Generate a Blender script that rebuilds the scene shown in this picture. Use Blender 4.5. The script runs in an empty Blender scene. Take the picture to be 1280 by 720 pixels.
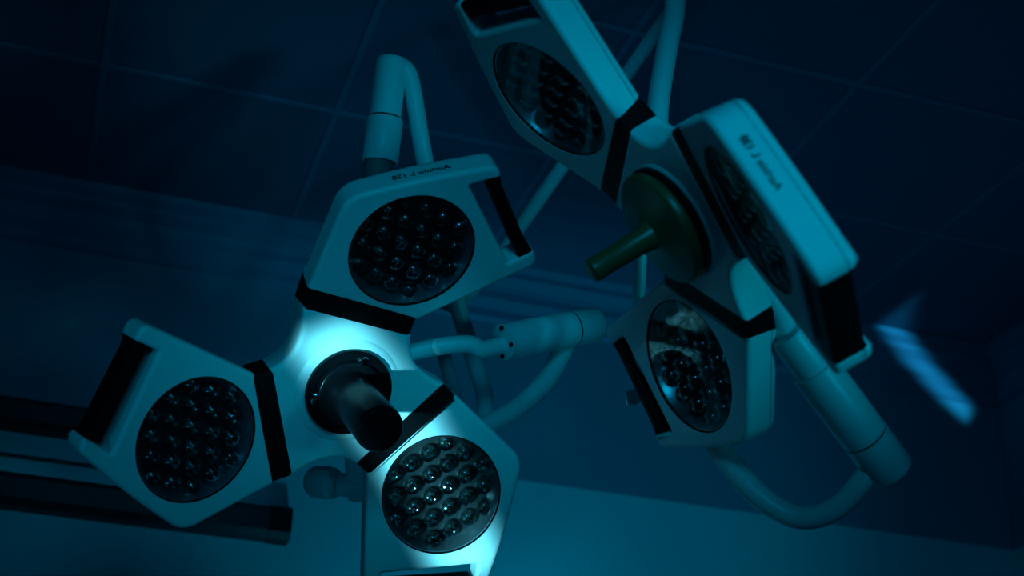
import bpy, bmesh, math
from mathutils import Vector, Matrix

# ------------------------------------------------------------------ basics
scene = bpy.context.scene
COL = scene.collection
PI = math.pi
CAM_H = 1.25                     # lens height above the floor
F = 1870.0                       # focal length in pixels of a 1280 wide frame
C = Matrix(((0.9506031343, -0.1689353901, -0.2604122021),
            (-0.3081301294, -0.4120862213, -0.8574618181),
            (0.0375433664, 0.8953467374, -0.4437845372)))   # camera axes in room axes
CAM = Vector((0, 0, CAM_H))


def P(px, py, depth):
    """room point seen at a photo pixel at a given depth in front of the lens"""
    return CAM + C @ (Vector(((px - 640) / F, (360 - py) / F, -1)) * depth)


def Cv(v):
    return CAM + C @ Vector(v)


# ------------------------------------------------------------------ materials
def mat(name, base, rough=.45, metal=0., spec=.5, noise=0., nscale=40., bump=0., trans=0., coat=0., ior=1.45):
    m = bpy.data.materials.new(name)
    m.use_nodes = True
    nt = m.node_tree
    b = nt.nodes['Principled BSDF']
    b.inputs['Base Color'].default_value = (*base, 1)
    b.inputs['Roughness'].default_value = rough
    b.inputs['Metallic'].default_value = metal
    b.inputs['Specular IOR Level'].default_value = spec
    b.inputs['Transmission Weight'].default_value = trans
    b.inputs['Coat Weight'].default_value = coat
    b.inputs['IOR'].default_value = ior
    if noise or bump:
        tc = nt.nodes.new('ShaderNodeTexCoord')
        n = nt.nodes.new('ShaderNodeTexNoise')
        n.inputs['Scale'].default_value = nscale
        n.inputs['Detail'].default_value = 4
        nt.links.new(tc.outputs['Object'], n.inputs['Vector'])
        if noise:
            r = nt.nodes.new('ShaderNodeValToRGB')
            r.color_ramp.elements[0].color = (*[c * (1 - noise) for c in base], 1)
            r.color_ramp.elements[1].color = (*[min(1, c * (1 + noise)) for c in base], 1)
            nt.links.new(n.outputs['Fac'], r.inputs['Fac'])
            nt.links.new(r.outputs['Color'], b.inputs['Base Color'])
        if bump:
            bp = nt.nodes.new('ShaderNodeBump')
            bp.inputs['Strength'].default_value = bump
            bp.inputs['Distance'].default_value = .002
            nt.links.new(n.outputs['Fac'], bp.inputs['Height'])
            nt.links.new(bp.outputs['Normal'], b.inputs['Normal'])
    return m


M = {}
M['white'] = mat('white_plastic', (.74, .77, .78), .42, noise=.02, nscale=90, bump=.04)
M['tube'] = mat('painted_tube', (.70, .74, .76), .33, noise=.02, nscale=60)
M['rubber'] = mat('black_rubber', (.0025, .003, .004), .55, spec=.12, noise=.1, nscale=120)
M['black'] = mat('black_gloss_plastic', (.003, .0035, .005), .26, spec=.22, noise=.05, nscale=80)
M['olive'] = mat('olive_handle_cover', (.055, .075, .028), .34, noise=.06, nscale=50)
M['chrome'] = mat('chrome', (.8, .82, .85), .12, metal=1., noise=.02)
M['seam'] = mat('seam_grey', (.12, .14, .15), .6, noise=.05)
M['bowl'] = mat('reflector_bowl', (.34, .37, .40), .28, metal=.85, noise=.04, nscale=30)
M['base'] = mat('dark_board', (.05, .055, .06), .3, metal=.6, noise=.1, nscale=60)
M['lens'] = mat('lens_glass', (.13, .15, .16), .035, trans=1., ior=2.0, spec=1., coat=1., noise=.01)
M['chip'] = mat('emitter_chip', (.16, .17, .16), .4, noise=.05, nscale=200)
M['ink'] = mat('dark_print', (.012, .016, .022), .6, noise=.05)
M['ceil'] = mat('ceiling_panel', (.12, .17, .27), .75, noise=.06, nscale=3, bump=.1)
M['grid'] = mat('ceiling_joint', (.19, .24, .36), .6, noise=.05, nscale=8)
M['cornice'] = mat('cornice_paint', (.19, .25, .38), .6, noise=.05, nscale=6)
M['floor'] = mat('floor_vinyl', (.10, .13, .16), .5, noise=.15, nscale=5)
M['rail'] = mat('dark_rail', (.030, .036, .045), .5, noise=.1, nscale=20)
M['cap'] = mat('black_cap', (.006, .007, .009), .5, noise=.1, nscale=20)


def glass_cover():
    m = bpy.data.materials.new('thin_cover_glass')
    m.use_nodes = True
    nt = m.node_tree
    nt.nodes.remove(nt.nodes['Principled BSDF'])
    out = nt.nodes['Material Output']
    tr = nt.nodes.new('ShaderNodeBsdfTransparent')
    tr.inputs['Color'].default_value = (.93, .95, .96, 1)
    gl = nt.nodes.new('ShaderNodeBsdfGlossy')
    gl.inputs['Roughness'].default_value = .02
    fr = nt.nodes.new('ShaderNodeFresnel')
    ge = nt.nodes.new('ShaderNodeNewGeometry')          # same reflectance seen from either side of the pane
    mr = nt.nodes.new('ShaderNodeMapRange')
    mr.inputs['To Min'].default_value = 1.5
    mr.inputs['To Max'].default_value = 1 / 1.5
    nt.links.new(ge.outputs['Backfacing'], mr.inputs['Value'])
    nt.links.new(mr.outputs['Result'], fr.inputs['IOR'])
    mx = nt.nodes.new('ShaderNodeMixShader')
    nt.links.new(fr.outputs['Fac'], mx.inputs['Fac'])
    nt.links.new(tr.outputs['BSDF'], mx.inputs[1])
    nt.links.new(gl.outputs['BSDF'], mx.inputs[2])
    nt.links.new(mx.outputs['Shader'], out.inputs['Surface'])
    return m


M['cover'] = glass_cover()


def wall_paint(name, lower, upper, zsplit):
    """two-tone painted wall: one paint up to a fixed height, another above"""
    m = mat(name, upper, .62, noise=.05, nscale=2.5, bump=.05)
    nt = m.node_tree
    b = nt.nodes['Principled BSDF']
    geo = nt.nodes.new('ShaderNodeNewGeometry')
    sep = nt.nodes.new('ShaderNodeSeparateXYZ')
    gt = nt.nodes.new('ShaderNodeMath')
    gt.operation = 'GREATER_THAN'
    gt.inputs[1].default_value = zsplit
    mx = nt.nodes.new('ShaderNodeMix')
    mx.data_type = 'RGBA'
    mx.inputs['A'].default_value = (*lower, 1)
    nt.links.new(geo.outputs['Position'], sep.inputs[0])
    nt.links.new(sep.outputs['Z'], gt.inputs[0])
    nt.links.new(gt.outputs[0], mx.inputs['Factor'])
    src = b.inputs['Base Color'].links[0].from_socket
    nt.links.new(src, mx.inputs['B'])
    nt.links.new(mx.outputs['Result'], b.inputs['Base Color'])
    return m


ZSPLIT = CAM_H + 1.195
M['wall'] = wall_paint('wall_paint', (.56, .68, .76), (.20, .29, .40), ZSPLIT)


# ------------------------------------------------------------------ object helpers
def link(name, bm, m, parent=None, smooth=35., mw=None):
    me = bpy.data.meshes.new(name)
    for f in bm.faces:
        f.smooth = f.material_index == 0
        f.material_index = 0
    bm.normal_update()
    lim = math.radians(smooth)
    for e in bm.edges:
        if len(e.link_faces) == 2:
            if e.calc_face_angle(0) > lim:
                e.smooth = False
        else:
            e.smooth = False
    bm.to_mesh(me)
    bm.free()
    me.materials.append(m)
    o = bpy.data.objects.new(name, me)
    COL.objects.link(o)
    if parent is not None:
        o.parent = parent
    if mw is not None:
        o.matrix_basis = mw
    return o


def share(src, parent, mb=None):
    o = src.copy()
    COL.objects.link(o)
    o.parent = parent
    o.matrix_basis = mb if mb is not None else Matrix.Identity(4)
    return o


def structure(o):
    o['kind'] = 'structure'
    return o


def add_box(bm, x0, x1, y0, y1, z0, z1):
    v = [bm.verts.new(p) for p in ((x0, y0, z0), (x1, y0, z0), (x1, y1, z0), (x0, y1, z0),
                                   (x0, y0, z1), (x1, y0, z1), (x1, y1, z1), (x0, y1, z1))]
    for f in ((0, 3, 2, 1), (4, 5, 6, 7), (0, 1, 5, 4), (1, 2, 6, 5), (2, 3, 7, 6), (3, 0, 4, 7)):
        bm.faces.new([v[i] for i in f])


def frame_of(d):
    d = d.normalized()
    a = Vector((0, 0, 1)) if abs(d.z) < .9 else Vector((1, 0, 0))
    x = a.cross(d).normalized()
    return x, d.cross(x), d


def add_lathe(bm, p0, d, prof, n=48, cap=True):
    """profile = (distance along axis, radius)"""
    x, y, d = frame_of(d)
    rings = []
    for s, r in prof:
        c = p0 + d * s
        if r < 1e-6:
            rings.append([bm.verts.new(c)])
        else:
            rings.append([bm.verts.new(c + (x * math.cos(2 * PI * k / n) + y * math.sin(2 * PI * k / n)) * r) for k in range(n)])
    for a, b in zip(rings, rings[1:]):
        for k in range(n):
            k2 = (k + 1) % n
            if len(a) == 1 and len(b) == 1:
                continue
            if len(a) == 1:
                bm.faces.new((a[0], b[k2], b[k]))
            elif len(b) == 1:
                bm.faces.new((a[k], a[k2], b[0]))
            else:
                bm.faces.new((a[k], a[k2], b[k2], b[k]))
    if cap:
        if len(rings[0]) > 1:
            bm.faces.new(rings[0][::-1])
        if len(rings[-1]) > 1:
            bm.faces.new(rings[-1])


def spline(pts, sub=10):
    out = []
    n = len(pts)
    for i in range(n - 1):
        p0 = pts[max(i - 1, 0)]
        p1, p2 = pts[i], pts[i + 1]
        p3 = pts[min(i + 2, n - 1)]
        for k in range(sub):
            t = k / sub
            out.append(tuple(.5 * ((2 * b) + (-a + c) * t + (2 * a - 5 * b + 4 * c - d) * t * t + (-a + 3 * b - 3 * c + d) * t ** 3)
                             for a, b, c, d in zip(p0, p1, p2, p3)))
    out.append(tuple(pts[-1]))
    return out


def add_tube(bm, pts, n=24, sub=10, smooth=True):
    """pts = (Vector, radius)"""
    q = [(*p, r) for p, r in pts]
    q = spline(q, sub) if smooth else q
    c = [Vector(a[:3]) for a in q]
    r = [a[3] for a in q]
    T = []
    for i in range(len(c)):
        T.append((c[min(i + 1, len(c) - 1)] - c[max(i - 1, 0)]).normalized())
    x, y, _ = frame_of(T[0])
    rings = []
    for i in range(len(c)):
        if i:
            x = (x - T[i] * x.dot(T[i])).normalized()
            y = T[i].cross(x)
        k = 1.
        rings.append([bm.verts.new(c[i] + (x * math.cos(2 * PI * j / n) + y * math.sin(2 * PI * j / n)) * r[i]) for j in range(n)])
    for a, b in zip(rings, rings[1:]):
        for j in range(n):
            bm.faces.new((a[j], a[(j + 1) % n], b[(j + 1) % n], b[j]))
    bm.faces.new(rings[0][::-1])
    bm.faces.new(rings[-1])


def round_poly(pts, seg=8):
    """pts = (x, y, fillet radius), counter-clockwise or clockwise -> list of 2-D points"""
    out = []
    n = len(pts)
    for i in range(n):
        p = Vector(pts[i][:2])
        r = pts[i][2]
        a = Vector(pts[i - 1][:2]) - p
        b = Vector(pts[(i + 1) % n][:2]) - p
        if r <= 0:
            out.append(p)
            continue
        an, bn = a.normalized(), b.normalized()
        ang = an.angle(bn)
        t = min(r / math.tan(ang / 2), a.length * .49, b.length * .49)
        r = t * math.tan(ang / 2)
        cen = p + (an + bn).normalized() * (r / math.sin(ang / 2))
        s, e = p + an * t, p + bn * t
        v0, v1 = s - cen, e - cen
        tot = v0.angle_signed(v1)
        for k in range(seg + 1):
            th = -tot * k / seg
            out.append(cen + Matrix.Rotation(th, 2) @ v0)
    # drop doubles
    res = []
    for p in out:
        if not res or (p - res[-1]).length > 1e-5:
            res.append(p)
    if (res[0] - res[-1]).length < 1e-5:
        res.pop()
    return res


def ccw(pts):
    a = sum(pts[i - 1].x * pts[i].y - pts[i].x * pts[i - 1].y for i in range(len(pts)))
    return pts if a > 0 else pts[::-1]


def inset(pts, d):
    n = len(pts)
    out = []
    for i in range(n):
        e0 = (pts[i] - pts[i - 1]).normalized()
        e1 = (pts[(i + 1) % n] - pts[i]).normalized()
        n0, n1 = Vector((-e0.y, e0.x)), Vector((-e1.y, e1.x))
        m = (n0 + n1)
        m = m / max(.3, m.length_squared) * 2 if m.length > 1e-6 else n0
        out.append(pts[i] + m * d)
    return out


def fill_loops(bm, loops):
    edges = []
    for lp in loops:
        for a, b in zip(lp, lp[1:] + lp[:1]):
            e = bm.edges.get((a, b)) or bm.edges.new((a, b))
            edges.append(e)
    bmesh.ops.triangle_fill(bm, use_beauty=True, use_dissolve=False, edges=edges)


def shell(pts, levels, holes=(), back=True, front=True):
    """stack of outline copies (inset, z) from back to front, closed by flat caps; holes = (centre, radius, z_down)"""
    bm = bmesh.new()
    pts = ccw(pts)
    rings = []
    for ins, z in levels:
        q = inset(pts, ins) if abs(ins) > 1e-7 else pts
        rings.append([bm.verts.new((p.x, p.y, z)) for p in q])
    n = len(pts)
    for a, b in zip(rings, rings[1:]):
        for k in range(n):
            bm.faces.new((a[k], a[(k + 1) % n], b[(k + 1) % n], b[k]))
    zf = levels[-1][1]
    hl = []
    for (cx, cy), r, zd in holes:
        top = [bm.verts.new((cx + r * math.cos(2 * PI * k / 72), cy + r * math.sin(2 * PI * k / 72), zf)) for k in range(72)]
        bot = [bm.verts.new((v.co.x, v.co.y, zd)) for v in top]
        for k in range(72):
            bm.faces.new((top[k], bot[k], bot[(k + 1) % 72], top[(k + 1) % 72]))
        hl.append(top)
    n0 = set(bm.faces)
    if front:
        fill_loops(bm, [rings[-1]] + hl)
    if back:
        fill_loops(bm, [rings[0]])
    for f in bm.faces:
        if f not in n0:
            f.material_index = 1              # flat caps, see link()
    bmesh.ops.recalc_face_normals(bm, faces=bm.faces[:])
    return bm


# ------------------------------------------------------------------ lamp head geometry
D = .26                                  # hub centre to lens-disc centre
TAU = math.radians(15.3566)              # each module leans in towards the focus
VB = .549 * D
THICK = .051
RD = .3971 * D


def bend(bm):
    """lean everything beyond the fold line forward"""
    ct, st = math.cos(TAU), math.sin(TAU)
    for v in bm.verts:
        dv = v.co.y - VB
        if dv > 1e-6:
            y, z = dv * ct - v.co.z * st, dv * st + v.co.z * ct
            v.co.y, v.co.z = VB + y, z
    return bm


c0, c1, c2, c3, c4 = (-.496, .5515), (-.552, 1.199), (.220, 1.710), (.830, 1.182), (.267, .5515)
h0, h4 = (-.485, .444), (.271, .458)
s0, s1 = (.124, 1.526), (.629, 1.124)
tdir, ndir = Vector((.755, -.656)), Vector((.656, .755))
LN = 1.437                                # outer handle line


def hl(t, n=LN):
    p = tdir * t + ndir * n
    return (p.x, p.y)


e2, e3 = hl(-.868), hl(-.262)


def sc(p, r=0.):
    return (p[0] * D, p[1] * D, r)


module_outline = round_poly([sc(c0, .002), sc(c1, .045), sc((-.178, 1.473), 1.25), sc(c2, .027), sc(e2, .004), sc(s0, .004), sc(s1, .004),
                             sc(e3, .005), sc(c3, .022), sc(c4, .002)])
BEV = [(0., -.0075), (.0006, -.0045), (.0022, -.0022), (.0045, -.0006), (.0075, 0.)]
SEAM = -.040
protos = {}


def proto(name, bm, m, smooth=35.):
    """mesh datablock to be shared by the repeats"""
    o = link(name, bm, m, None, smooth)
    me = o.data
    bpy.data.objects.remove(o)
    protos[name] = me
    return me


def inst(name, parent, mb=None):
    o = bpy.data.objects.new(name, protos[name])
    COL.objects.link(o)
    o.parent = parent
    o.matrix_basis = mb if mb is not None else Matrix.Identity(4)
    return o


# front shell with the round window
bm = shell(module_outline, [(.0, SEAM), (0., -.0076)] + BEV, holes=[((0, D), RD, -.030)])
proto('lamp_module', bend(bm), M['white'], 40)
# back cover, separated by a fine groove
bm = shell(module_outline, [(.012, -THICK - .004), (.004, -THICK - .001), (.001, -THICK + .004), (.0004, SEAM - .0022),
                            (.004, SEAM - .0022), (.004, SEAM - .0001)])
proto('back_cover', bend(bm), M['white'], 40)

# handle bar: a black grip set slightly inside the white outline with flared ends
bar = [hl(-.875, LN - .004), hl(-.845, LN - .014), hl(-.80, LN - .022), hl(-.33, LN - .022), hl(-.285, LN - .014), hl(-.258, LN - .004),
       hl(-.258, LN - .105), hl(-.875, LN - .105)]
bar_pts = round_poly([sc(bar[0], .001), sc(bar[1], .006), sc(bar[2], .006), sc(bar[3], .006), sc(bar[4], .006), sc(bar[5], .001),
                      sc(bar[6], .001), sc(bar[7], .001)], 4)
bm = shell(bar_pts, [(.004, -.047), (0., -.042), (0., -.006), (.0012, -.0032), (.004, -.002)])
proto('handle_bar', bend(bm), M['rubber'], 40)

# dish: bright conical wall and dark board
bm = bmesh.new()
add_lathe(bm, Vector((0, D, 0)), Vector((0, 0, -1)), [(.0035, RD - .0003), (.0045, RD - .004), (.010, RD - .006), (.030, RD - .016), (.0305, RD - .016)], 72, cap=False)
bmesh.ops.recalc_face_normals(bm, faces=bm.faces[:])
proto('reflector_bowl', bend(bm), M['bowl'])
bm = bmesh.new()
add_lathe(bm, Vector((0, D, 0)), Vector((0, 0, 1)), [(-.034, RD - .002), (-.0305, RD - .002), (-.0302, RD - .006)], 72)
proto('lens_board', bend(bm), M['base'])
# cover glass
bm = bmesh.new()
ring = [bm.verts.new((RD * .994 * math.cos(2 * PI * k / 72), D + RD * .994 * math.sin(2 * PI * k / 72), -.0022)) for k in range(72)]
bm.faces.new(ring)
proto('cover_glass', bend(bm), M['cover'])
# thin dark retaining ring at the window edge
bm = bmesh.new()
add_lathe(bm, Vector((0, D, 0)), Vector((0, 0, 1)), [(-.0035, RD - .0001), (-.0014, RD - .0001), (-.0008, RD - .0008), (-.0008, RD - .0022), (-.0035, RD - .0026)], 72, cap=False)
proto('window_ring', bend(bm), M['rubber'])

# one lens: glass dome on a collar, with a chip at its bottom
LR = .0150
bm = bmesh.new()
prof = [(0, LR * .72), (.008, LR * .93)]
for k in range(0, 9):
    a = k / 9 * PI / 2
    prof.append((.0095 + .0125 * math.sin(a), LR * math.cos(a) ** .8 if k else LR))
prof = prof[:-1] + [(.0213, LR * .40), (.0205, LR * .30), (.0195, LR * .15), (.0193, 0)]
add_lathe(bm, Vector((0, 0, 0)), Vector((0, 0, 1)), prof, 28)
proto('led_lens', bm, M['lens'], 50)
bm = bmesh.new()
add_lathe(bm, Vector((0, 0, 0)), Vector((0, 0, 1)), [(0, .0036), (.0012, .0036), (.0026, .0026), (.0032, 0)], 16)
proto('led_chip', bm, M['chip'])

lens_uv = []
cols = [[1, 2, 3], [.5, 1.5, 2.5, 3.5], [0, 1, 2, 3, 4], [-.5, .5, 1.5, 2.5, 3.5], [0, 1, 2, 3], [.5, 1.5, 2.5]]
for i, cc in enumerate(cols):
    for j in cc:
        lens_uv.append((.0606 - .0867 * i + .0886 * j, .5846 + .0832 * i + .1169 * j))
lens_mats = []
for u, v in lens_uv:
    ct, st = math.cos(TAU), math.sin(TAU)
    dv, z = v * D - VB, -.0300
    lens_mats.append(Matrix.Translation((u * D, VB + dv * ct - z * st, dv * st + z * ct)) @ Matrix.Rotation(TAU, 4, 'X'))

# gasket strip between hub and module (folded along its middle)
w = []
bm = bmesh.new()


def lerp(a, b, t):
    return (a[0] + (b[0] - a[0]) * t, a[1] + (b[1] - a[1]) * t)


secs = []
for q, ins in ((0, 0.), (.5, 0.), (1, 0.)):
    L_ = Vector(lerp(h0, c0, q)) * D
    R_ = Vector(lerp(h4, c4, q)) * D
    b_ = .0012
    zb, zf = -THICK + .002, -.0012
    ring = [(L_.x + b_, L_.y, zb), (L_.x + b_, L_.y, -.008), (L_.x + b_ + .0016, L_.y, -.0035), (L_.x + b_ + .0065, L_.y, zf),
            (R_.x - b_ - .0065, R_.y, zf), (R_.x - b_ - .0016, R_.y, -.0035), (R_.x - b_, R_.y, -.008), (R_.x - b_, R_.y, zb)]
    tk = .0055 * (2 * q - 1)                  # the front tucks a little under both rounded edges
    ring = [(p[0], p[1] + tk * (0, 0, .4, 1, 1, .4, 0, 0)[k], p[2]) for k, p in enumerate(ring)]
    secs.append([bm.verts.new(p) for p in ring])
for a, b in zip(secs, secs[1:]):
    for k in range(8):
        bm.faces.new((a[k], a[(k + 1) % 8], b[(k + 1) % 8], b[k]))
bm.faces.new(secs[0][::-1])
bm.faces.new(secs[-1])
bmesh.ops.recalc_face_normals(bm, faces=bm.faces[:])
proto('gasket_strip', bend(bm), M['rubber'], 40)

# hub housing: three straight sides (at the strips) and three concave ones
hub_pts = []
for k in range(3):
    rot = Matrix.Rotation(2 * PI * k / 3, 2)
    nxt = Matrix.Rotation(2 * PI * (k + 1) / 3, 2)
    a = rot @ Vector(h4)
    b = rot @ Vector(h0)
    c = nxt @ Vector(h4)
    mid = (b + c) / 2
    q = mid * (1 - .17 / mid.length)
    hub_pts.append(a * D)
    for t in range(0, 12):
        t /= 12
        hub_pts.append((b * (1 - t) ** 2 + q * 2 * t * (1 - t) + c * t * t) * D)
bm = shell(hub_pts, [(.016, -THICK - .006), (.004, -THICK - .002), (0., -THICK + .004), (0., -.0076)] + BEV)
proto('hub_housing', bm, M['white'], 40)
bm = bmesh.new()
add_lathe(bm, Vector((0, 0, 0)), Vector((0, 0, 1)), [(-.001, .090), (.0008, .088), (.0022, .083), (.0026, .081), (.0026, .07)], 72, cap=False)
bmesh.ops.recalc_face_normals(bm, faces=bm.faces[:])
proto('hub_ring', bm, M['white'], 40)
bm = bmesh.new()
add_lathe(bm, Vector((0, 0, -THICK)), Vector((0, 0, -1)), [(0, .085), (.014, .083), (.034, .062), (.060, .056), (.064, .050)], 56)
proto('rear_boss', bm, M['white'], 40)

# black sterile handle with flange, step and bolts
bm = bmesh.new()
add_lathe(bm, Vector((0, 0, .002)), Vector((0, 0, 1)),
          [(0, .073), (.008, .073), (.010, .0715), (.0105, .062), (.0065, .0605), (.0065, .056), (.013, .054), (.0145, .052), (.0145, .040),
           (.020, .0375), (.030, .0365), (.150, .0385), (.157, .0375), (.160, .0345), (.160, .0)], 64)
proto('sterile_handle', bm, M['black'], 40)
bm = bmesh.new()
add_lathe(bm, Vector((0, 0, 0)), Vector((0, 0, 1)), [(0, .0062), (.004, .0062), (.0062, .0048), (.0066, .0)], 20)
add_lathe(bm, Vector((0, 0, 0)), Vector((0, 0, 1)), [(-.002, .0085), (.0012, .0085), (.0018, .0075)], 20)
proto('flange_bolt', bm, M['chrome'], 40)
# olive handle with wide round guard
bm = bmesh.new()
add_lathe(bm, Vector((0, 0, .004)), Vector((0, 0, 1)),
          [(.0, .066), (.010, .080), (.014, .084), (.022, .084), (.026, .081), (.028, .072), (.034, .034), (.040, .022), (.050, .0185),
           (.115, .0165), (.133, .0175), (.139, .0165), (.141, .013), (.141, 0)], 64)
proto('handle_cover', bm, M['olive'], 40)
bm = bmesh.new()
add_lathe(bm, Vector((0, 0, .0)), Vector((0, 0, 1)), [(-.002, .079), (.006, .0865), (.012, .0865), (.014, .080)], 64)
proto('guard_ring', bm, M['black'], 40)


# lettering on the outer edge of a module (the photograph is a mirror image, so is the print)
def lettering(size, along):
    cu = bpy.data.curves.new('print', 'FONT')
    cu.body = 'Aurinio L 120'
    cu.size = size
    cu.align_x = 'CENTER'
    cu.align_y = 'CENTER'
    cu.extrude = .0006
    cu.offset = .0004
    cu.space_character = 1.08
    to = bpy.data.objects.new('print', cu)
    COL.objects.link(to)
    bpy.context.view_layer.update()
    dg = bpy.context.evaluated_depsgraph_get()
    me = bpy.data.meshes.new_from_object(to.evaluated_get(dg))
    bpy.data.objects.remove(to)
    bm = bmesh.new()
    bm.from_mesh(me)
    bpy.data.meshes.remove(me)
    a, b = Vector(sc(c2)), Vector(sc(c1))
    a.z = b.z = 0
    xd = (b - a).normalized()                # first letter towards the grip
    nd = Vector((xd.y, -xd.x, 0))
    if nd.dot((a + b) / 2 - Vector((0, D, 0))) < 0:
        nd = -nd
    o = a + (b - a) * along + nd * .0040
    for v in bm.verts:
        x, y, z = v.co
        v.co = o + xd * x + Vector((0, 0, -.0225 - y)) + nd * z
    bmesh.ops.recalc_face_normals(bm, faces=bm.faces[:])
    return bm


proto('lettering', bend(lettering(.0152, .485)), M['ink'], 30)
proto('lettering_small', bend(lettering(.0133, .63)), M['ink'], 30)


# ------------------------------------------------------------------ the two lamps
def lamp(label, category, Rh, th, rots, text_rot, anchor, text_mesh):
    root = bpy.data.objects.new('surgical_lamp', None)
    COL.objects.link(root)
    root.empty_display_size = .1
    root.location = anchor
    root['label'] = label
    root['category'] = category
    Hc = Matrix(Rh).to_4x4()
    Hc.translation = Vector(th)
    W = Matrix.Translation(CAM) @ C.to_4x4() @ Hc
    H = Matrix.Translation(-Vector(anchor)) @ W         # head axes in the lamp's own axes
    inst('hub_housing', root, H @ Matrix.Rotation(math.radians(rots[0]), 4, 'Z'))
    for ob in root.children:
        inst('hub_ring', ob)
        inst('rear_boss', ob)
    for r in rots:
        Hr = H @ Matrix.Rotation(math.radians(r), 4, 'Z')
        inst('gasket_strip', root, Hr)
        mod = inst('lamp_module', root, Hr)
        for part in ('back_cover', 'handle_bar', 'reflector_bowl', 'lens_board', 'window_ring', 'cover_glass'):
            inst(part, mod)
        for lm in lens_mats:
            inst('led_chip', mod, lm)
            inst('led_lens', mod, lm)
        if r == text_rot:
            tx = inst(text_mesh, mod)
            tx.name = 'lettering'
    return root, H


def world_bm(bm, anchor):
    for v in bm.verts:
        v.co -= Vector(anchor)
    return bm


def tube_part(name, root, pts, m='tube', smooth=True, sub=10, n=28):
    bm = bmesh.new()
    add_tube(bm, pts, n, sub, smooth)
    return link(name, world_bm(bm, root.location), M[m], root)


def lathe_part(name, root, p0, p1, prof, m='tube', parent=None, n=56):
    """prof in (fraction of p0-p1 length, radius)"""
    bm = bmesh.new()
    L = (p1 - p0).length
    add_lathe(bm, p0, p1 - p0, [(s * L, r) for s, r in prof], n)
    return link(name, world_bm(bm, root.location), M[m], parent or root)


CEIL = CAM_H + 1.75
RA = ((0.8304193705, 0.3791584067, 0.4082187793), (-0.2591838051, 0.9114984190, -0.3193656014), (-0.4931809245, 0.1594036852, 0.8551976619))
TA = (-0.2668434550, -0.1662861865, -2.4274704266)
RB = ((0.5290634832, -0.2369236879, -0.8148367915), (-0.4205553900, 0.7608057841, -0.4942749467), (0.7370379873, 0.6041868296, 0.3028750242))
TB = (0.2238469849, 0.0932533584, -2.0653224513)


def ceil_at(px, py):
    d = C @ Vector(((px - 640) / F, (360 - py) / F, -1))
    return CAM + d * (1.75 / d.z)


# ---- lamp in front, facing the viewer
anchA = ceil_at(872, -36)
lampA, HA = lamp('white three-armed operating lamp facing down towards the viewer, with thick black centre handle', 'surgical lamp', RA, TA, (0, 120, 240), 0, anchA, 'lettering')
handle = inst('sterile_handle', lampA, HA)
for k in range(3):
    a = math.radians(87 + 120 * k)
    inst('flange_bolt', handle, Matrix.Translation((.0585 * math.cos(a), .0585 * math.sin(a), .0085)) @ Matrix.Scale(1.35, 4))

JR = .0315
# elbow out of the back of the hub to the swivel joint on the right
backA = Cv(Matrix(RA) @ Vector((0, 0, -.105)) + Vector(TA))
tube_part('elbow_tube', lampA, [(backA, .0155), (P(470, 452, 2.535), .0155), (P(530, 436, 2.55), .0155), (P(583, 430, 2.56), .0155), (P(602, 437, 2.563), .0155), (P(618, 434, 2.57), .0155), (P(640, 429, 2.58), .0155)])
ja, jb = P(632, 427, 2.575), P(746, 405, 2.70)
jt = lathe_part('swivel_joint', lampA, ja, jb, [(0, JR * .80), (.0, JR * .97), (.012, JR), (.22, JR), (.224, JR * 1.015), (.70, JR * 1.02), (.702, JR * .95), (.715, JR * .95), (.717, JR * 1.02), (.965, JR * 1.02), (.99, JR * .96), (1., JR * .88)])
lathe_part('joint_end_plate', lampA, ja, jb, [(-.03, JR * .96), (-.026, JR * 1.0), (-.002, JR * 1.0)], 'tube', jt)
lathe_part('groove_band', lampA, ja, jb, [(.697, JR * 1.0), (.719, JR * 1.0)], 'rubber', jt)
ax = (jb - ja).normalized()
xx, yy, _ = frame_of(ax)
for k in range(4):
    q = ja - ax * .006 + (xx * math.cos(k * PI / 2 + .5) + yy * math.sin(k * PI / 2 + .5)) * JR * .8
    lathe_part('end_plate_screw', lampA, q, q - ax * .004, [(0, .004), (.8, .004), (1, .002)], 'rubber', jt, 14)
# yoke: from the upper joint down behind the lamp and round up to the swivel joint
YR = .0160
tube_part('yoke_tube', lampA, [(P(489, 84, 2.70), YR), (P(499, 82, 2.70), YR), (P(511, 93, 2.70), YR), (P(519, 130, 2.70), YR), (P(527, 180, 2.70), YR), (P(545, 270, 2.73), YR),
                               (P(570, 375, 2.76), YR), (P(590, 440, 2.77), YR), (P(606, 500, 2.78), YR * 1.02), (P(604, 560, 2.79), YR * 1.03), (P(588, 578, 2.79), YR * 1.05), (P(580, 560, 2.76), YR * 1.1),
                               (P(606, 534, 2.74), YR * 1.15), (P(645, 512, 2.72), YR * 1.18), (P(679, 480, 2.70), YR * 1.18), (P(699, 447, 2.68), YR * 1.15), (P(712, 418, 2.665), YR * 1.1)])
tube_part('yoke_brace', lampA, [(P(553, 434, 2.80), .0135), (P(558, 455, 2.80), .0135), (P(567, 490, 2.80), .0135), (P(586, 560, 2.80), .0135)])
# upper joint
ua, ub = P(490, 74, 2.70), P(475, 203, 2.66)
uj = lathe_part('upper_joint', lampA, ua, ub, [(0, JR * .80), (.02, JR * .88), (.05, JR * .9), (.565, JR * .9), (.567, JR * .84), (.585, JR * .84), (.587, JR * 1.0), (.60, JR * 1.03), (.985, JR * 1.03), (1, JR * .97), (1., JR * .9), (.97, JR * .88)])
lathe_part('groove_band', lampA, ua, ub, [(.56, JR * .87), (.592, JR * .87)], 'rubber', uj)
tube_part('spindle', lampA, [(P(478, 180, 2.665), .026), (P(472, 222, 2.66), .026), (P(478, 270, 2.67), .024), (P(505, 320, 2.70), .020), (P(545, 370, 2.80), .016), (P(575, 385, 2.86), .0145)], 'seam')
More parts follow.
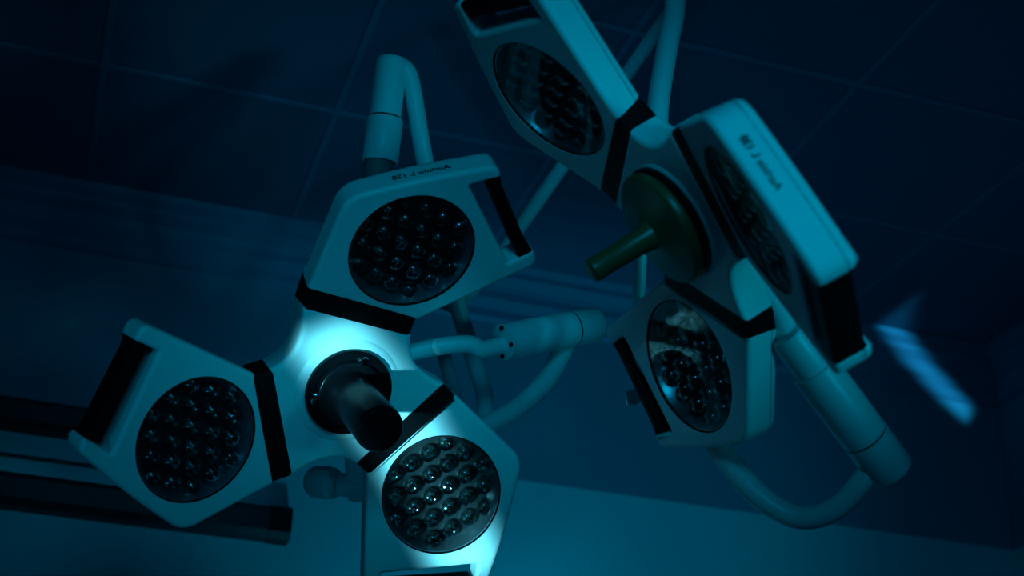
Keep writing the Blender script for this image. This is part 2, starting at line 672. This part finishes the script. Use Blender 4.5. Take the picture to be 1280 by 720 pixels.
# long thin arm up to the ceiling
tube_part('spring_arm', lampA, [(P(566, 388, 2.86), .0135), (P(597, 354, 2.86), .0135), (P(640, 297, 2.86), .0135), (P(700, 212, 2.83), .0135), (P(802, 66, 2.79), .0135), (P(862, -20, 2.74), .0135), (anchA, .015)], smooth=False)
fl = bmesh.new()
add_lathe(fl, Vector((0, 0, 0)), Vector((0, 0, -1)), [(0, .045), (.008, .045), (.014, .03), (.03, .02)], 40)
link('ceiling_flange', fl, M['tube'], lampA)
# locking knob on the back
kb = tube_part('knob_stem', lampA, [(P(462, 610, 2.60), .021), (P(427, 606, 2.62), .021)], smooth=False)
lathe_part('lock_knob', lampA, P(424, 605, 2.62), P(389, 602, 2.66), [(0, .015), (.18, .016), (.22, .0275), (.4, .0295), (.82, .0285), (.95, .024), (1, .018)], 'tube', kb)
tube_part('rear_bracket', lampA, [(backA, .03), (P(448, 560, 2.60), .026), (P(452, 622, 2.62), .024)], smooth=False)

# ---- lamp behind to the right, seen edge-on
anchB = Vector((P(845, 0, 2.46).x, P(845, 0, 2.46).y, CEIL))
lampB, HB = lamp('white three-armed operating lamp turned edge-on to the left, with olive centre handle', 'surgical lamp', RB, TB, (60, 180, -60), -60, anchB, 'lettering_small')
hc = inst('handle_cover', lampB, HB)
inst('guard_ring', hc)
hc['label'] = 'olive green handle with round guard'
backB = Cv(Matrix(RB) @ Vector((0, 0, -.105)) + Vector(TB))
tube_part('elbow_tube', lampB, [(backB, .0165), (P(925, 275, 2.14), .017), (P(955, 350, 2.13), .018), (P(980, 410, 2.10), .020), (P(1000, 440, 2.09), .022)])
ja, jb = P(983, 415, 2.09), P(1114, 589, 2.16)
JB = .0335
jt = lathe_part('swivel_joint', lampB, ja, jb, [(0, JB * .80), (.02, JB * .86), (.245, JB * .86), (.247, JB * 1.0), (.26, JB * 1.04), (.735, JB * 1.04), (.737, JB * .97), (.747, JB * .97), (.749, JB * 1.04), (.985, JB * 1.04), (1., JB * .98)])
lathe_part('groove_band', lampB, ja, jb, [(.732, JB * 1.005), (.752, JB * 1.005)], 'rubber', jt)
tube_part('yoke_tube', lampB, [(P(1098, 572, 2.15), .0165), (P(1078, 602, 2.16), .0165), (P(1052, 630, 2.17), .0165), (P(1020, 646, 2.18), .017), (P(985, 643, 2.2), .0175), (P(945, 616, 2.22), .0185), (P(913, 580, 2.25), .0185), (P(893, 552, 2.28), .018),
                               (P(868, 500, 2.33), .0165), (P(850, 430, 2.37), .015), (P(848, 380, 2.38), .015), (P(838, 300, 2.38), .015), (P(827, 200, 2.36), .0165), (P(822, 140, 2.36), .0175), (P(834, 60, 2.40), .0175), (P(844, 5, 2.45), .0175), (anchB + Vector((0, 0, -.08)), .0175), (anchB, .0175)])
tube_part('support_rod', lampB, [(P(803, 285, 2.36), .0095), (P(800, 350, 2.36), .0095), (P(797, 440, 2.36), .0095), (P(830, 480, 2.34), .0095), (P(862, 488, 2.335), .0095)])
bm = bmesh.new()
add_lathe(bm, Vector((0, 0, 0)), Vector((0, 0, -1)), [(0, .07), (.014, .07), (.022, .05), (.06, .03)], 40)
link('ceiling_flange', bm, M['tube'], lampB)
lathe_part('lock_knob', lampB, P(812, 496, 2.50), P(782, 498, 2.50), [(0, .009), (.5, .009), (.55, .013), (.9, .013), (1, .010)], 'tube')

# ------------------------------------------------------------------ room
XL, XR, YF, YN = -3.2, 2.43, 3.30, -2.2


def block(name, m, *b):
    bm = bmesh.new()
    add_box(bm, *b)
    return structure(link(name, bm, m))


block('floor', M['floor'], XL - .1, XR + .1, YN, YF + .1, -.1, 0)
block('ceiling', M['ceil'], XL - .1, XR + .1, YN, YF + .1, CEIL, CEIL + .1)
block('wall_back', M['wall'], XL - .1, XR + .1, YF, YF + .1, 0, CEIL)
block('wall_right', M['wall'], XR, XR + .1, YN, YF, 0, CEIL)
block('wall_left', M['wall'], XL - .1, XL, YN, YF, 0, CEIL)
# ceiling joints
bm = bmesh.new()
x = 1.88
xs = []
while x > XL:
    xs.append(x)
    x -= .4885
for x in xs:
    add_box(bm, x - .007, x + .007, YN, YF - .08, CEIL - .003, CEIL + .01)
y = 2.715
while y > YN:
    add_box(bm, XL, XR - .08, y - .007, y + .007, CEIL - .0035, CEIL + .01)
    y -= .493
structure(link('trim_1', bm, M['grid']))
# stepped cornice on the back and right walls
prof = [(0, 0), (.080, 0), (.080, -.018), (.060, -.030), (.060, -.044), (.036, -.062), (.030, -.075), (.030, -.095), (.012, -.118), (.012, -.140), (0, -.150)]


def cornice(name, a, b, out):
    bm = bmesh.new()
    rings = []
    for p, s in ((a, 0), (b, 1)):
        rings.append([bm.verts.new(p + out * d + Vector((0, 0, z + .0))) for d, z in prof])
    n = len(prof)
    for k in range(n):
        bm.faces.new((rings[0][k], rings[0][(k + 1) % n], rings[1][(k + 1) % n], rings[1][k]))
    bm.faces.new(rings[0])
    bm.faces.new(rings[1][::-1])
    bmesh.ops.recalc_face_normals(bm, faces=bm.faces[:])
    return structure(link(name, bm, M['cornice'], None, 20))


cornice('trim_2', Vector((XL, YF, CEIL)), Vector((XR, YF, CEIL)), Vector((0, -1, 0)))
cornice('trim_3', Vector((XR, YN, CEIL)), Vector((XR, YF, CEIL)), Vector((-1, 0, 0)))


# dark rails on the back wall
def rail(label, x0, x1, z0, z1, dep):
    root = bpy.data.objects.new('wall_rail', None)
    COL.objects.link(root)
    root.location = ((x0 + x1) / 2, YF, z0)
    root['label'] = label
    root['category'] = 'rail'
    zc, h = (z1 - z0) / 2, (z1 - z0) / 2
    pr = [(0, 0), (-dep * .75, 0), (-dep, .2 * 2 * h), (-dep, .8 * 2 * h), (-dep * .75, 2 * h), (0, 2 * h)]

    def seg(name, xa, xb, g, m):
        bm = bmesh.new()
        r = [[bm.verts.new((x - root.location.x, (y - (g if y else 0)), zc + (z - zc) * (1 + g * 30))) for y, z in pr] for x in (xa, xb)]
        for k in range(6):
            bm.faces.new((r[0][k], r[0][(k + 1) % 6], r[1][(k + 1) % 6], r[1][k]))
        bm.faces.new(r[0])
        bm.faces.new(r[1][::-1])
        bmesh.ops.recalc_face_normals(bm, faces=bm.faces[:])
        return link(name, bm, m, root, 20)
    seg('rail_bar', x0, x1 - .05, 0, M['rail'])
    seg('end_cap', x1 - .05, x1, .002, M['cap'])
    return root


def wallz(px, py):
    d = C @ Vector(((px - 640) / F, (360 - py) / F, -1))
    return CAM + d * (YF / d.y)


rail('dark horizontal wall rail ending in a black cap below the left lamp arm', XL, wallz(362, 640).x, CAM_H + .962, CAM_H + 1.035, .055)
rail('dark horizontal wall rail higher up, behind the grip of the left lamp arm', XL, wallz(300, 560).x, CAM_H + 1.138, CAM_H + 1.205, .055)
block('trim_4', M['rail'], XL, wallz(300, 590).x, YF - .008, YF, CAM_H + 1.080, CAM_H + 1.088)


# ------------------------------------------------------------------ light
def aim(o, tgt):
    o.rotation_euler = (Vector(tgt) - o.location).to_track_quat('-Z', 'Y').to_euler()


def spot(name, loc, tgt, power, color, size, blend=.5, radius=.1):
    l = bpy.data.lights.new(name, 'SPOT')
    l.energy = power
    l.color = color
    l.spot_size = math.radians(size)
    l.spot_blend = blend
    l.shadow_soft_size = radius
    o = bpy.data.objects.new(name, l)
    COL.objects.link(o)
    o.location = loc
    aim(o, tgt)
    return o


def beam(name, loc, tgt, power, color, sx, sy, spread, roll=0.):
    l = bpy.data.lights.new(name, 'AREA')
    l.shape = 'RECTANGLE'
    l.size, l.size_y = sx, sy
    l.energy = power
    l.color = color
    l.spread = math.radians(spread)
    o = bpy.data.objects.new(name, l)
    COL.objects.link(o)
    o.location = loc
    q = (Vector(tgt) - o.location).to_track_quat('-Z', 'Y')
    o.rotation_euler = (q.to_matrix().to_4x4() @ Matrix.Rotation(math.radians(roll), 4, 'Z')).to_euler()
    return o


CY = (.0, .57, .97)
BL = (.0, .50, .95)
hubA, hubB = Cv(TA), Cv(TB)
mid = Cv((-.03, -.02, -2.3))
# key: a lamp above and to the right of the viewer
kb = beam('key_light', Cv((.12, .84, -.50)), Cv((.06, 0, -2.15)), .83, CY, .5, .5, 58)
kb.data.shape = 'DISK'
# wash on the lower part of the back wall
spot('wall_wash', (.88, 2.0, .35), (1.06, YF, 1.9), 60, (.0, .57, .92), 47, 1., .1)
spot('ceiling_wash', (1.75, 1.75, .4), (1.5, 2.45, CEIL), 6, (.0, .45, .95), 46, 1., .1)  # unseen fill added to lift the right part of the ceiling
spot('side_fill', Cv((1.7, .0, -.5)), hubB, 40, (.0, .66, .95), 20, .6, .15)  # added fill, brightens the side walls and joint of the right-hand lamp
# narrow bright beam across the front lamp
n = Vector((RA[0][2], RA[1][2], RA[2][2]))
ld = Vector((-.343, -.19, .919)).normalized()
XA = Vector([r[0] for r in RA])
YA = Vector([r[1] for r in RA])
ld_w = (C @ ld).normalized()
long_w = C @ (XA * 1.70 - YA * 1.15)
long_w = (long_w - ld_w * long_w.dot(ld_w)).normalized()
b = beam('narrow_beam', P(520, 560, 2.52) + ld_w * 1.9, (0, 0, 0), .40, (.15, .82, 1.), .078, .49, 2.5)
b.rotation_euler = Matrix((long_w.cross(ld_w), long_w, ld_w)).transposed().to_euler()
beam('wall_streak', Vector((1.90, .8, CAM_H + 1.14)), Vector((2.187, YF, CAM_H + 1.678)), .055, (.02, .6, 1.), .048, .37, 1.2, 53)
# soft unseen lights added to fill the shadows and glint in the lenses
for nm, loc, pw, sz in (('glint_fill_low', (-1.35, -.85, .3), .095, .30), ('glint_fill_side', (1.5, .1, .2), .05, .25)):
    b = beam(nm, Cv(loc), Cv((-.42, -.05, -2.42)), pw, CY, sz, sz, 22)
    b.data.shape = 'DISK'

w = bpy.data.worlds.new('world')
scene.world = w
w.use_nodes = True
bg = w.node_tree.nodes['Background']
bg.inputs['Color'].default_value = (.0, .22, .80, 1)
bg.inputs['Strength'].default_value = .035

# ------------------------------------------------------------------ camera
cd = bpy.data.cameras.new('camera')
cam = bpy.data.objects.new('camera', cd)
COL.objects.link(cam)
cam.matrix_world = Matrix.Translation(CAM) @ C.to_4x4()
cd.sensor_width = 36
cd.lens = F / 1280 * 36
cd.dof.use_dof = True
cd.dof.focus_distance = 2.46
cd.dof.aperture_fstop = 2.9
cd.clip_start = .05
scene.camera = cam
scene.view_settings.view_transform = 'Standard'
scene.view_settings.look = 'None'
scene.view_settings.gamma = 1
scene.view_settings.use_curve_mapping = False
scene.view_settings.exposure = 0
